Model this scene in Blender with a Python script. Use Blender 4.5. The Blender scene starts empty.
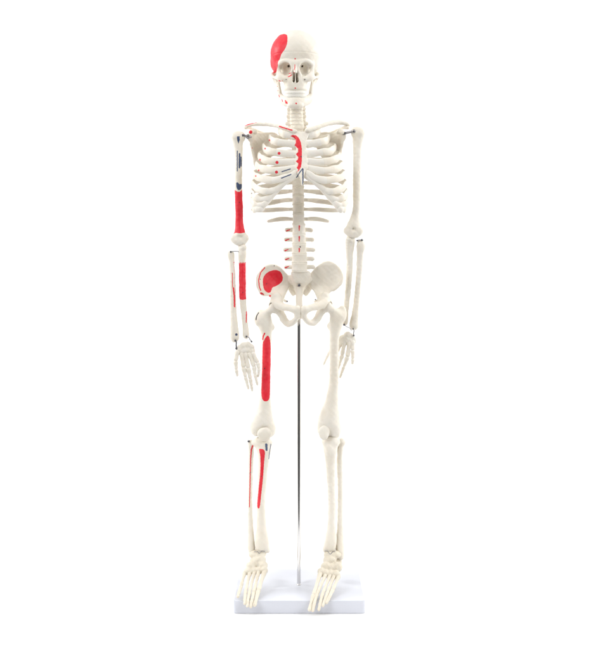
import bpy, math, random
import numpy as np
from mathutils import Vector

random.seed(4); rng = np.random.RandomState(7)
S = 0.0015          # metres per design unit
D0 = 1050.0         # camera distance to the plane of the rod, in units
CX, HY = 295.5, 263.0
FLOOR = -334.0

def P(x, y, d=0.0):
    """a point seen at photo position (x, y) and standing d units behind the rod plane"""
    k = (D0 + d) / D0
    return np.array([(x - CX) * k, d, (HY - y) * k])

def to_m(v):
    v = np.asarray(v, float)
    out = v * S
    out[..., 2] -= FLOOR * S
    return out

# ------------------------------------------------------------------ objects
col = bpy.context.scene.collection

def world_loc(o):
    l = np.array(o.location)
    while o.parent:
        o = o.parent
        l = l + np.array(o.location)
    return l

def mesh_obj(name, V, Fq, mat, parent=None, smooth=True, attrs=None, label=None):
    """V in metres (world). The origin goes to the middle of the mesh."""
    V = np.asarray(V, float)
    c = (V.min(0) + V.max(0)) / 2
    me = bpy.data.meshes.new(name)
    if isinstance(Fq, np.ndarray):
        n, m = len(Fq), Fq.shape[1]
        me.vertices.add(len(V)); me.vertices.foreach_set('co', (V - c).astype(np.float32).ravel())
        me.loops.add(n * m); me.loops.foreach_set('vertex_index', Fq.astype(np.int32).ravel())
        me.polygons.add(n)
        me.polygons.foreach_set('loop_start', np.arange(0, n * m, m, dtype=np.int32))
        me.polygons.foreach_set('loop_total', np.full(n, m, dtype=np.int32))
        me.update(calc_edges=True)
    else:
        me.from_pydata([tuple(v) for v in (V - c)], [], Fq)
        me.update()
    me.polygons.foreach_set('use_smooth', [smooth] * len(me.polygons))
    for an, av in (attrs or {}).items():
        a = me.attributes.new(an, 'FLOAT', 'POINT')
        a.data.foreach_set('value', np.asarray(av, np.float32))
    if smooth and not isinstance(Fq, np.ndarray) and len(me.polygons) < 1500: me.set_sharp_from_angle(angle=math.radians(50))
    me.materials.append(mat)
    o = bpy.data.objects.new(name, me)
    col.objects.link(o)
    if parent:
        o.location = Vector(c - world_loc(parent)); o.parent = parent
    else:
        o.location = Vector(c)
    if label: o['label'] = label
    return o

def empty(name, loc):
    o = bpy.data.objects.new(name, None)
    o.location = loc; o.empty_display_size = 0.05
    col.objects.link(o); return o

# ------------------------------------------------------------------ paint masks (in photo plane)
def seg_sd(X, Y, x0, y0, x1, y1, w0, w1=None):
    w1 = w0 if w1 is None else w1
    dx, dy = x1 - x0, y1 - y0
    L = dx * dx + dy * dy + 1e-9
    t = np.clip(((X - x0) * dx + (Y - y0) * dy) / L, 0, 1)
    return (w0 + (w1 - w0) * t) - np.hypot(X - x0 - t * dx, Y - y0 - t * dy)

def poly_sd(X, Y, pts):
    """signed distance, positive inside"""
    n = len(pts); d = np.full(X.shape, 1e9); ins = np.zeros(X.shape, bool)
    for i in range(n):
        x0, y0 = pts[i]; x1, y1 = pts[(i + 1) % n]
        d = np.minimum(d, -seg_sd(X, Y, x0, y0, x1, y1, 0))
        c = ((y0 > Y) != (y1 > Y))
        if y1 != y0:
            ins ^= c & (X < (x1 - x0) * (Y - y0) / (y1 - y0) + x0)
    return np.where(ins, d, -d)

def smooth_poly(pts, n=5):
    out = []; N = len(pts)
    for i in range(N):
        p0, p1, p2, p3 = (np.array(pts[(i + j) % N], float) for j in (-1, 0, 1, 2))
        for k in range(n):
            t = k / n
            out.append(tuple(0.5 * (2 * p1 + (p2 - p0) * t + (2 * p0 - 5 * p1 + 4 * p2 - p3) * t * t + (3 * p1 - p0 - 3 * p2 + p3) * t ** 3)))
    return out

def mark_sd(X, Y, marks):
    d = np.full(X.shape, -50.0)
    for m in marks:
        k = m[0]
        if k == 'dot': d = np.maximum(d, m[3] - np.hypot(X - m[1], Y - m[2]))
        elif k == 'line':
            p, w = m[1], m[2]
            w1 = m[3] if len(m) > 3 else w
            for i in range(len(p) - 1):
                a = w + (w1 - w) * i / (len(p) - 1); b = w + (w1 - w) * (i + 1) / (len(p) - 1)
                d = np.maximum(d, seg_sd(X, Y, *p[i], *p[i + 1], a, b))
        elif k == 'poly': d = np.maximum(d, poly_sd(X, Y, m[1]))
        elif k == 'spoly': d = np.maximum(d, poly_sd(X, Y, smooth_poly(m[1])))
    return d

def paint_attrs(V, N, paint, wrap=False):
    out = {}
    if not paint: return out
    px = CX + V[:, 0] * D0 / (D0 + V[:, 1]); py = HY - V[:, 2] * D0 / (D0 + V[:, 1])
    for key, marks in paint.items():
        w = 0.06
        sd = mark_sd(px + w * np.sin(py * 2.1) + w * .6 * np.sin(py * 5.3 + 1), py + w * np.sin(px * 1.7 + 2), marks)
        v = np.clip(0.5 + sd / 4, 0, 1)
        if wrap == 'side': v = np.clip(0.5 + np.minimum(sd, 13 - V[:, 1] + .5 * np.sin(V[:, 2] * .6)) / 4, 0, 1)
        elif not wrap: v = np.where(N[:, 1] < 0.25, v, 0.0)
        out[key] = v
    return out

# ------------------------------------------------------------------ implicit shapes
def catmull(pts, n=6):
    pts = [np.array(p, float) for p in pts]
    out = []
    for i in range(len(pts) - 1):
        p1, p2 = pts[i], pts[i + 1]
        p0 = pts[i - 1] if i else 2 * p1 - p2
        p3 = pts[i + 2] if i + 2 < len(pts) else 2 * p2 - p1
        for k in range(n):
            t = k / n
            out.append(0.5 * (2 * p1 + (p2 - p0) * t + (2 * p0 - 5 * p1 + 4 * p2 - p3) * t * t + (3 * p1 - p0 - 3 * p2 + p3) * t ** 3))
    out.append(pts[-1])
    return out

def rotm(rx=0, ry=0, rz=0):
    rx, ry, rz = (math.radians(a) for a in (rx, ry, rz))
    A = np.array([[1, 0, 0], [0, math.cos(rx), -math.sin(rx)], [0, math.sin(rx), math.cos(rx)]])
    B = np.array([[math.cos(ry), 0, math.sin(ry)], [0, 1, 0], [-math.sin(ry), 0, math.cos(ry)]])
    C = np.array([[math.cos(rz), -math.sin(rz), 0], [math.sin(rz), math.cos(rz), 0], [0, 0, 1]])
    return C @ B @ A

class Bone:
    """a list of primitives blended into one implicit solid; every position is given as (photo x, photo y, depth)"""
    def __init__(s, h=0.5, noise=0.12, nf=0.35):
        s.ops = []; s.h = h; s.noise = noise; s.nf = nf
    def _add(s, f, lo, hi, k, mode): s.ops.append((f, np.array(lo, float), np.array(hi, float), k, mode))
    def ell(s, c, r, rot=(0, 0, 0), k=2.0, mode='u'):
        c = P(*c); r = np.array(r, float); R = rotm(*rot); m = r.max()
        def f(X, Y, Z):
            q = np.stack([X - c[0], Y - c[1], Z - c[2]], -1) @ R
            a = q / r; k0 = np.sqrt((a ** 2).sum(-1)); k1 = np.sqrt(((a / r) ** 2).sum(-1)) + 1e-9
            return k0 * (k0 - 1) / k1
        s._add(f, c - m, c + m, k, mode); return s
    def cone(s, a, b, ra, rb=None, k=2.0, mode='u', n=None, f=1.0, raw=False):
        rb = ra if rb is None else rb
        if not raw: a, b = P(*a), P(*b)
        ab = b - a; L = float(ab @ ab) + 1e-9
        nn = None if n is None else np.array(n, float) / np.linalg.norm(n)
        def g(X, Y, Z):
            q = np.stack([X - a[0], Y - a[1], Z - a[2]], -1)
            t = np.clip((q @ ab) / L, 0, 1)
            q = q - t[..., None] * ab
            if nn is not None:
                qn = q @ nn
                q = q + nn * (qn * (1 / f - 1))[..., None]
            return np.sqrt((q ** 2).sum(-1)) - (ra + (rb - ra) * t)
        m = max(ra, rb) * max(1, f)
        s._add(g, np.minimum(a, b) - m, np.maximum(a, b) + m, k, mode); return s
    def chain(s, pts, k=2.0, n=None, f=1.0, mode='u', sub=5, kin=0.6):
        """pts: (x, y, depth, radius)"""
        w = [np.append(P(p[0], p[1], p[2]), p[3]) for p in pts]
        c = catmull(w, sub) if len(w) > 2 else w
        for i in range(len(c) - 1):
            s.cone(c[i][:3], c[i + 1][:3], max(c[i][3], .2), max(c[i + 1][3], .2), k if i == 0 else kin, mode, n, f, raw=True)
        return s
    def blade(s, poly, depth, t, rnd=0.8, k=2.0, mode='u'):
        """a curved plate: outline in the photo plane, depth(px, py) its middle surface, half thickness t"""
        poly = smooth_poly(poly, 4)
        xs = [p[0] for p in poly]; ys = [p[1] for p in poly]
        c1 = [P(x, y, depth(np.array(x), np.array(y))) for x, y in poly]
        def g(X, Y, Z):
            kk = D0 / (D0 + Y)
            px = CX + X * kk; py = HY - Z * kk
            d2 = -poly_sd(px, py, poly)
            dd = np.abs(Y - depth(px, py)) * 0.75 - t + rnd
            d2 = d2 + rnd
            return np.minimum(np.maximum(d2, dd), 0) + np.sqrt(np.maximum(d2, 0) ** 2 + np.maximum(dd, 0) ** 2) - rnd
        lo = np.min(c1, 0) - [2, 8, 2]; hi = np.max(c1, 0) + [2, 8, 2]
        s._add(g, lo, hi, k, mode); return s
    def field(s):
        us = [o for o in s.ops if o[4] == 'u']
        lo = np.min([o[1] for o in us], 0) - 2.5; hi = np.max([o[2] for o in us], 0) + 2.5
        h = s.h
        nx, ny, nz = (np.ceil((hi - lo) / h).astype(int) + 1)
        ax = [lo[i] + h * np.arange(n) for i, n in enumerate((nx, ny, nz))]
        F = np.full((nx, ny, nz), 6.0)
        for f, a, b, k, mode in s.ops:
            m = k + 2 * h + .5
            i0 = np.maximum(np.floor((a - m - lo) / h).astype(int), 0)
            i1 = np.minimum(np.ceil((b + m - lo) / h).astype(int) + 1, [nx, ny, nz])
            if (i1 <= i0).any(): continue
            sl = tuple(slice(p, q) for p, q in zip(i0, i1))
            X, Y, Z = np.meshgrid(ax[0][sl[0]], ax[1][sl[1]], ax[2][sl[2]], indexing='ij')
            d = f(X, Y, Z); cur = F[sl]
            if mode == 'g':
                F[sl] = cur + d; continue
            if mode == 'u':
                hh = np.maximum(k - np.abs(cur - d), 0) / max(k, 1e-6)
                F[sl] = np.minimum(cur, d) - hh * hh * k * .25
            else:
                d = -d
                hh = np.maximum(k - np.abs(cur - d), 0) / max(k, 1e-6)
                F[sl] = np.maximum(cur, d) + hh * hh * k * .25
        if s.noise:
            X, Y, Z = np.meshgrid(*ax, indexing='ij', sparse=True)
            q = s.nf
            N = (np.sin(q * 1.0 * X + .7 * q * Z + 1.3) * np.sin(q * 1.1 * Y - .5 * q * Z) + .6 * np.sin(q * 2.3 * X - q * 1.1 * Y + 2) * np.sin(q * 1.9 * Z + q * X * .6)
                 + .4 * np.sin(q * 4.1 * X + 2 * q * Y) * np.sin(q * 4.4 * Z - q * Y))
            F = F + 1.5 * s.noise * N
        return F, lo
    def mesh(s):
        F, lo = s.field(); V, Q = surface_nets(F)
        V = relax(V, Q)
        return V * s.h + lo, Q

def surface_nets(F):
    ins = F < 0
    c = np.zeros(tuple(n - 1 for n in F.shape), np.uint8)
    offs = [(i, j, k) for i in (0, 1) for j in (0, 1) for k in (0, 1)]
    for (i, j, k) in offs:
        c += ins[i:F.shape[0] - 1 + i, j:F.shape[1] - 1 + j, k:F.shape[2] - 1 + k]
    I = np.argwhere((c > 0) & (c < 8))
    idx = np.full(c.shape, -1, np.int64); idx[tuple(I.T)] = np.arange(len(I))
    vals = {o: F[I[:, 0] + o[0], I[:, 1] + o[1], I[:, 2] + o[2]] for o in offs}
    acc = np.zeros((len(I), 3)); cnt = np.zeros(len(I))
    for a in offs:
        for ax in range(3):
            if a[ax] == 0:
                b = list(a); b[ax] = 1; b = tuple(b)
                fa, fb = vals[a], vals[b]; m = (fa < 0) != (fb < 0)
                t = np.where(m, fa / np.where(m, fa - fb, 1), 0)
                p = np.array(a, float)[None, :].repeat(len(I), 0); p[:, ax] += t
                acc += p * m[:, None]; cnt += m
    V = I + acc / cnt[:, None]
    quads = []
    for ax in range(3):
        sl0 = [slice(None)] * 3; sl1 = [slice(None)] * 3
        sl0[ax] = slice(0, -1); sl1[ax] = slice(1, None)
        A, B = ins[tuple(sl0)], ins[tuple(sl1)]
        E = np.argwhere(A != B)
        u, v = (ax + 1) % 3, (ax + 2) % 3
        ok = (E[:, u] > 0) & (E[:, v] > 0) & (E[:, u] < c.shape[u]) & (E[:, v] < c.shape[v])
        E = E[ok]
        def at(du, dv):
            q = E.copy(); q[:, u] -= du; q[:, v] -= dv
            return idx[q[:, 0], q[:, 1], q[:, 2]]
        q = np.stack([at(1, 1), at(0, 1), at(0, 0), at(1, 0)], 1)
        flip = ~A[tuple(E.T)]
        q[flip] = q[flip][:, ::-1]
        quads.append(q)
    return V, np.concatenate(quads)

def relax(V, Q, it=2):
    e = np.concatenate([Q[:, [i, (i + 1) % 4]] for i in range(4)])
    cnt = np.bincount(e[:, 0], minlength=len(V)) + np.bincount(e[:, 1], minlength=len(V)) + 1e-9
    for lam in (.55, -.50) * it:
        acc = np.stack([np.bincount(e[:, 0], V[e[:, 1], k], len(V)) + np.bincount(e[:, 1], V[e[:, 0], k], len(V)) for k in range(3)], 1)
        V = V + lam * (acc / cnt[:, None] - V)
    return V

def normals(V, Q):
    a = V[Q[:, 2]] - V[Q[:, 0]]; b = V[Q[:, 3]] - V[Q[:, 1]]
    n = np.cross(a, b); N = np.zeros_like(V)
    for i in range(4): np.add.at(N, Q[:, i], n)
    return N / (np.linalg.norm(N, axis=1, keepdims=True) + 1e-12)

def make(name, bone, parent, paint=None, wrap=False, mat=None, label=None):
    V, Q = bone.mesh()
    at = paint_attrs(V, normals(V, Q), paint, wrap)
    return mesh_obj(name, to_m(V), Q, mat or M_BONE, parent, True, at, label)

def tube_mesh(path, up_r, side_r, nseg=16, sub=6, round_ends=True, upvec=(0, 0, 1)):
    """path: world unit points; radii arrays along control points (vertical and sideways half axes)"""
    w = [np.concatenate([p, [a, b]]) for p, a, b in zip(path, up_r, side_r)]
    c = catmull(w, sub) if len(w) > 2 else w
    c = np.array(c); pts = c[:, :3]; A = c[:, 3]; B = c[:, 4]
    T = np.gradient(pts, axis=0); T /= np.linalg.norm(T, axis=1, keepdims=True)
    if round_ends:
        fa = [(-.92, .38), (-.7, .7), (-.38, .92)]
        head = [(pts[0] + T[0] * B[0] * u, T[0], A[0] * v, B[0] * v) for u, v in fa]
        tail = [(pts[-1] - T[-1] * B[-1] * u, T[-1], A[-1] * v, B[-1] * v) for u, v in fa[::-1]]
    else: head, tail = [], []
    rings = head + list(zip(pts, T, A, B)) + tail
    V = []; F = []
    up0 = np.array(upvec, float)
    for p, t, a, b in rings:
        u = up0 - t * (up0 @ t); u /= np.linalg.norm(u) + 1e-9
        sd = np.cross(t, u)
        for k in range(nseg):
            th = 2 * math.pi * k / nseg
            V.append(p + u * a * math.cos(th) + sd * b * math.sin(th))
    n = len(rings)
    for i in range(n - 1):
        for k in range(nseg):
            k2 = (k + 1) % nseg
            F.append((i * nseg + k, i * nseg + k2, (i + 1) * nseg + k2, (i + 1) * nseg + k))
    F.append(tuple(reversed(range(nseg)))); F.append(tuple((n - 1) * nseg + k for k in range(nseg)))
    return np.array(V), F

def wire(name, pts, r, parent, mat=None, sub=4):
    V, F = tube_mesh([P(*p) for p in pts], [r] * len(pts), [r] * len(pts), 10, sub, True, (0.13, 1, 0.21))
    return mesh_obj(name, to_m(V), F, mat or M_STEEL, parent)

def screw(name, c, r, parent, axis=(0, -1, 0), length=1.6, mat=None):
    """a small round headed screw with a slot cut across its head"""
    c = P(*c); ax = np.array(axis, float); ax /= np.linalg.norm(ax)
    u = np.cross(ax, [0.2, 0.1, 1]); u /= np.linalg.norm(u); v = np.cross(ax, u)
    prof = [(-length, r * .55), (0, r * .6), (.02, r), (r * .35, r * .96), (r * .62, r * .7), (r * .7, r * .34), (r * .45, r * .3)]
    n = 18; V = []; F = []
    for z, rr in prof:
        for k in range(n):
            th = 2 * math.pi * k / n
            V.append(c + ax * z + (u * math.cos(th) + v * math.sin(th)) * rr)
    for i in range(len(prof) - 1):
        for k in range(n):
            F.append((i * n + k, i * n + (k + 1) % n, (i + 1) * n + (k + 1) % n, (i + 1) * n + k))
    F.append(tuple((len(prof) - 1) * n + k for k in range(n))); F.append(tuple(reversed(range(n))))
    return mesh_obj(name, to_m(np.array(V)), F, mat or M_STEEL, parent)

# ------------------------------------------------------------------ materials
def new_mat(name):
    m = bpy.data.materials.new(name); m.use_nodes = True
    return m, m.node_tree, m.node_tree.nodes['Principled BSDF']

def bone_mat(name, c1, c2, painted=True):
    m, nt, b = new_mat(name); N = nt.nodes.new; L = nt.links.new
    tc = N('ShaderNodeTexCoord')
    geo = N('ShaderNodeNewGeometry')
    n1 = N('ShaderNodeTexNoise'); n1.inputs['Scale'].default_value = 22; n1.inputs['Detail'].default_value = 6; n1.inputs['Roughness'].default_value = .6
    L(geo.outputs['Position'], n1.inputs['Vector'])
    r1 = N('ShaderNodeValToRGB'); r1.color_ramp.elements[0].position = .35; r1.color_ramp.elements[1].position = .65
    r1.color_ramp.elements[0].color = (*c2, 1); r1.color_ramp.elements[1].color = (*c1, 1)
    L(n1.outputs['Fac'], r1.inputs['Fac'])
    out = r1.outputs['Color']
    if painted:
        for att, colr in (('red', (0.78, 0.022, 0.042)), ('blue', (0.055, 0.085, 0.17)), ('dark', (0.05, 0.045, 0.05))):
            a = N('ShaderNodeAttribute'); a.attribute_name = att
            mr = N('ShaderNodeMapRange'); mr.interpolation_type = 'SMOOTHSTEP'
            mr.inputs['From Min'].default_value = .45; mr.inputs['From Max'].default_value = .55
            L(a.outputs['Fac'], mr.inputs['Value'])
            nz = N('ShaderNodeTexNoise'); nz.inputs['Scale'].default_value = 160; nz.inputs['Detail'].default_value = 3
            L(geo.outputs['Position'], nz.inputs['Vector'])
            mr2 = N('ShaderNodeMapRange'); mr2.inputs['From Min'].default_value = .3; mr2.inputs['From Max'].default_value = .75
            mr2.inputs['To Min'].default_value = 1.0; mr2.inputs['To Max'].default_value = .955
            L(nz.outputs['Fac'], mr2.inputs['Value'])
            mul = N('ShaderNodeMath'); mul.operation = 'MULTIPLY'
            L(mr.outputs['Result'], mul.inputs[0]); L(mr2.outputs['Result'], mul.inputs[1])
            mx = N('ShaderNodeMix'); mx.data_type = 'RGBA'
            L(mul.outputs[0], mx.inputs['Factor']); L(out, mx.inputs['A']); mx.inputs['B'].default_value = (*colr, 1)
            out = mx.outputs['Result']
    L(out, b.inputs['Base Color'])
    b.inputs['Roughness'].default_value = .42
    b.inputs['Specular IOR Level'].default_value = .24
    b.inputs['Subsurface Weight'].default_value = .15
    b.inputs['Subsurface Radius'].default_value = (.004, .0028, .0018)
    b.inputs['Subsurface Scale'].default_value = .6
    bp = N('ShaderNodeBump'); bp.inputs['Strength'].default_value = .38; bp.inputs['Distance'].default_value = .0009
    n2 = N('ShaderNodeTexNoise'); n2.inputs['Scale'].default_value = 260; n2.inputs['Detail'].default_value = 5
    L(geo.outputs['Position'], n2.inputs['Vector']); L(n2.outputs['Fac'], bp.inputs['Height']); L(bp.outputs['Normal'], b.inputs['Normal'])
    return m

M_BONE = bone_mat('cream bone plastic', (0.86, 0.815, 0.73), (0.80, 0.74, 0.63))
M_FOOT = bone_mat('yellowed bone plastic', (0.78, 0.725, 0.615), (0.70, 0.635, 0.515), False)
M_CART = bone_mat('pale cartilage plastic', (0.86, 0.825, 0.755), (0.83, 0.79, 0.71))
M_DISC = bone_mat('disc plastic', (0.81, 0.76, 0.67), (0.76, 0.70, 0.60))
M_TEETH = bone_mat('white teeth plastic', (0.84, 0.815, 0.75), (0.81, 0.775, 0.70), False)
def metal(name, c, rough):
    m, nt, b = new_mat(name); N = nt.nodes.new; L = nt.links.new
    geo = N('ShaderNodeNewGeometry'); n = N('ShaderNodeTexNoise'); n.inputs['Scale'].default_value = 90
    L(geo.outputs['Position'], n.inputs['Vector'])
    r = N('ShaderNodeMapRange'); r.inputs['To Min'].default_value = rough * .7; r.inputs['To Max'].default_value = rough * 1.3
    L(n.outputs['Fac'], r.inputs['Value']); L(r.outputs['Result'], b.inputs['Roughness'])
    b.inputs['Base Color'].default_value = (*c, 1); b.inputs['Metallic'].default_value = 1
    return m
M_CHROME = metal('chromed steel', (0.74, 0.73, 0.73), .09)
M_STEEL = metal('dull steel wire', (0.36, 0.35, 0.36), .34)
M_DARK = metal('dark steel', (0.16, 0.16, 0.17), .4)
def plastic(name, c, rough, bump=0.0, coat=0.0):
    m, nt, b = new_mat(name); N = nt.nodes.new; L = nt.links.new
    geo = N('ShaderNodeNewGeometry'); n = N('ShaderNodeTexNoise'); n.inputs['Scale'].default_value = 14; n.inputs['Detail'].default_value = 5
    L(geo.outputs['Position'], n.inputs['Vector'])
    mx = N('ShaderNodeMix'); mx.data_type = 'RGBA'
    mx.inputs['A'].default_value = (*[v * .965 for v in c], 1); mx.inputs['B'].default_value = (*c, 1)
    L(n.outputs['Fac'], mx.inputs['Factor']); L(mx.outputs['Result'], b.inputs['Base Color'])
    b.inputs['Roughness'].default_value = rough; b.inputs['Coat Weight'].default_value = coat
    return m
M_PLATE = plastic('bluish white laminated board', (0.665, 0.68, 0.738), .38)
M_PLATE.node_tree.nodes['Principled BSDF'].inputs['Specular IOR Level'].default_value = .18
M_PAPER = plastic('white studio paper', (0.955, 0.955, 0.955), .7)

# ------------------------------------------------------------------ the setting: a white sheet on a shooting table, its front edge just below the frame
def paper_sweep():
    front = -268 ; back = 900
    prof = [(front, FLOOR - 14), (front, FLOOR - 1.2), (front + .4, FLOOR)]
    for i in range(1, 9): prof.append((front + (back - front) * i / 8, FLOOR))
    for i in range(1, 13):
        a = math.pi / 2 * i / 12
        prof.append((back + 500 * math.sin(a), FLOOR + 500 * (1 - math.cos(a))))
    for i in range(1, 4): prof.append((back + 500, FLOOR + 500 + 500 * i))
    V = []; F = []
    for (y, z) in prof:
        for x in (-2200, 2200): V.append((x, y, z))
    for i in range(len(prof) - 1): F.append((2 * i, 2 * i + 1, 2 * i + 3, 2 * i + 2))
    return np.array(V, float), F
V, F = paper_sweep()
sweep = mesh_obj('studio_backdrop', to_m(V), F, M_PAPER)
sweep['kind'] = 'structure'
sd = sweep.modifiers.new('thickness', 'SOLIDIFY'); sd.thickness = 0.002; sd.offset = -1

# ------------------------------------------------------------------ display stand
RX = 298.9
rodx = P(RX, 263, 0)[0]
stand = empty('display_stand', to_m(np.array([rodx, 0, FLOOR])))
stand['label'] = 'chrome rod rising from a bluish white rectangular base board, holding up the skeleton'
stand['category'] = 'stand'
def rounded_box(x0, x1, y0, y1, z0, z1, rc, re, n=5):
    prof = [(re, z0), (0, z0 + re * .6)]
    prof += [(0, z1 - re), (re * .3, z1 - re * .3), (re, z1)]
    V = []; F = []
    for ins, z in prof:
        r = rc - ins * .5
        for (cx, cy, a0) in ((x1 - rc, y1 - rc, 0), (x0 + rc, y1 - rc, 90), (x0 + rc, y0 + rc, 180), (x1 - rc, y0 + rc, 270)):
            for k in range(n + 1):
                a = math.radians(a0 + 90 * k / n)
                V.append((cx + (rc - ins) * math.cos(a), cy + (rc - ins) * math.sin(a), z))
    m = 4 * (n + 1)
    for i in range(len(prof) - 1):
        for k in range(m):
            F.append((i * m + k, i * m + (k + 1) % m, (i + 1) * m + (k + 1) % m, (i + 1) * m + k))
    F.append(tuple(reversed(range(m)))); F.append(tuple((len(prof) - 1) * m + k for k in range(m)))
    return np.array(V, float), F
pc = 3.6
V, F = rounded_box(pc - 62.6, pc + 62.6, -50, 54.5, FLOOR + 0.05, -321.6, 3.0, 0.7)
mesh_obj('base_board', to_m(V), F, M_PLATE, stand, smooth=False)
TOP = -321.6
def lathe(prof, cx, cy, n=40):
    V = []; F = []
    for r, z in prof:
        for k in range(n):
            a = 2 * math.pi * k / n; V.append((cx + r * math.cos(a), cy + r * math.sin(a), z))
    for i in range(len(prof) - 1):
        for k in range(n): F.append((i * n + k, i * n + (k + 1) % n, (i + 1) * n + (k + 1) % n, (i + 1) * n + k))
    F.append(tuple(reversed(range(n)))); F.append(tuple((len(prof) - 1) * n + k for k in range(n)))
    return np.array(V, float), F
V, F = lathe([(1.88, TOP + .9), (1.88, -22.5)], rodx, 0)
mesh_obj('rod', to_m(V), F, M_CHROME, stand)
V, F = lathe([(2.5, TOP - .3), (2.5, TOP + .5), (2.2, TOP + .9), (1.85, TOP + 1.1)], rodx, 0)
mesh_obj('rod_collar', to_m(V), F, M_CHROME, stand)

# ------------------------------------------------------------------ the skeleton
SK = empty('skeleton_model', to_m(np.array([rodx, 0, TOP])))
SK['label'] = 'cream plastic human skeleton with red and blue painted patches, hanging on the chrome rod'
SK['category'] = 'skeleton'

# ---- skull
def mir(x, c=295.4): return 2 * c - x
def both(fn):
    for q in (lambda x: x, mir): fn(q)
sk = Bone(h=0.42, noise=.10, nf=.22)
sk.ell((295.4, 54.8, 0), (24.9, 30.5, 23.4), k=3)
sk.ell((295.4, 53, -11), (20.5, 19.5, 19), k=8)
sk.ell((295.4, 65, 7), (23.9, 24, 13.5), k=6)
sk.ell((295.4, 70, 6), (17, 20, 10), k=5)
sk.ell((295.4, 73, -14), (13.5, 14, 11), k=4)
for q in (lambda x: x, mir):
    sg = 1 if q(0) == 0 else -1
    sk.chain([(q(278.4), 66, -18.5, 1.7), (q(281), 62.4, -23.5, 1.9), (q(286), 60.6, -26.8, 2.0), (q(291.5), 62, -28.6, 2.0), (q(295.4), 63, -29, 2)], k=5)     # brow
    sk.chain([(q(278.4), 65, -20, 1.7), (q(278.2), 70, -20.5, 1.9), (q(279.2), 75, -22, 2.6), (q(282.5), 78.4, -25.5, 3.0), (q(287), 79, -28, 2.6)], k=2.5)        # cheek
    sk.ell((q(280.8), 77.5, -22), (4.2, 5, 3.8), k=3)
    sk.chain([(q(278.5), 77, -20, 2.2), (q(273.8), 76.6, -11, 1.7), (q(271.8), 76, -2, 1.8), (q(273.5), 75, 6, 2.6)], k=2, n=(0, 0, 1), f=1.25)              # arch
    sk.ell((q(276.5), 79, 7), (3.4, 4.5, 5), k=3)                                                                                                            # mastoid
    sk.chain([(q(291.7), 64, -29.5, 1.5), (q(292.3), 70, -29.5, 1.6), (q(290.8), 76, -29, 1.8), (q(290.2), 81, -28.5, 2.2)], k=2.5)
sk.chain([(295.4, 64.5, -29.5, 2.0), (295.4, 69, -31, 1.7), (295.4, 72.8, -33, 1.5)], k=2)
sk.ell((295.4, 62.5, -25.5), (8, 4.2, 4.5), k=4)
sk.ell((295.4, 83, -19), (11.6, 11.5, 7), k=3)
sk.ell((295.4, 89.6, -20), (11.4, 11.0, 5.2), k=3)
sk.ell((295.4, 84, -26), (8.5, 5.5, 6), k=3)
# temples hollowed
for q in (lambda x: x, mir):
    sk.ell((q(272.0), 71, -17), (3.6, 8, 6.5), k=4, mode='s')
# sockets
for q in (lambda x: x, mir):
    z = 1 if q(0) == 0 else -1
    sk.ell((q(285.7), 68.2, -28), (5.5, 11.5, 5.4), rot=(0, 0, -18 * z), k=1.4, mode='s')
    sk.ell((q(285.2), 69.4, -28), (5.2, 9.5, 4.6), rot=(0, 8 * z, -18 * z), k=1.4, mode='s')
    sk.cone((q(288.2), 66.2, -20), (q(290.5), 66, -8), 1.2, .8, k=.8, mode='s')
    sk.cone((q(286.2), 79.6, -34), (q(286.2), 79.6, -27.5), .5, .5, k=.5, mode='s')
# nose
sk.chain([(295.4, 74.2, -34, 1.6), (295.4, 77, -32, 2.4), (295.4, 80, -31, 3.1)], k=.8, n=(0, 1, 0), f=3.2, mode='s')
sk.chain([(295.3, 73, -27.5, .55), (295.5, 82, -27.5, .55)], k=.6, n=(0, 1, 0), f=7)
sk.chain([(292.8, 77.6, -24.5, .7), (292.9, 80.6, -24.5, .7)], k=.4, n=(0, 1, 0), f=5)
sk.chain([(298.0, 77.6, -24.5, .7), (297.9, 80.6, -24.5, .7)], k=.4, n=(0, 1, 0), f=5)
sk.cone((295.4, 82.6, -29), (295.4, 82.3, -32.6), .8, .5, k=1)
# saw cut round the skull cap
cutz = P(0, 53, -25)[2]
def cut(X, Y, Z):
    return .30 * np.exp(-((Z - cutz) / .30) ** 2) * (np.abs(X) < 24.9)
sk._add(cut, (-30, -36, cutz - 2), (30, 36, cutz + 2), .35, 'g')
skull_paint = {'red': [
    ('spoly', [(286, 34.4), (287.4, 36.5), (287.2, 43), (285, 49), (281.5, 54), (280, 58.5), (278, 62), (277.6, 67), (275.8, 72.6), (272.6, 71.9), (269.6, 69), (267.2, 62), (266, 57), (266.4, 50), (270.5, 42), (276.5, 36.6), (282.4, 34.2)]),
    ('dot', 295.1, 58.8, .75), ('line', [(294.8, 64.6), (294.9, 67), (294.2, 70)], .38), ('line', [(290.9, 72.9), (289, 73.8)], .4), ('line', [(291.6, 75), (288.4, 76.8)], .5), ('dot', 294.2, 72.5, .5),
    ('line', [(278.8, 80.4), (280.4, 81.3)], .45), ('dot', 282.3, 80.6, .4), ('dot', 295.3, 88.2, .75)]}
skull = make('skull', sk, SK, skull_paint, wrap='side')
skull['label'] = 'cream skull with a red painted temple and a saw line round its cap'

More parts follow.
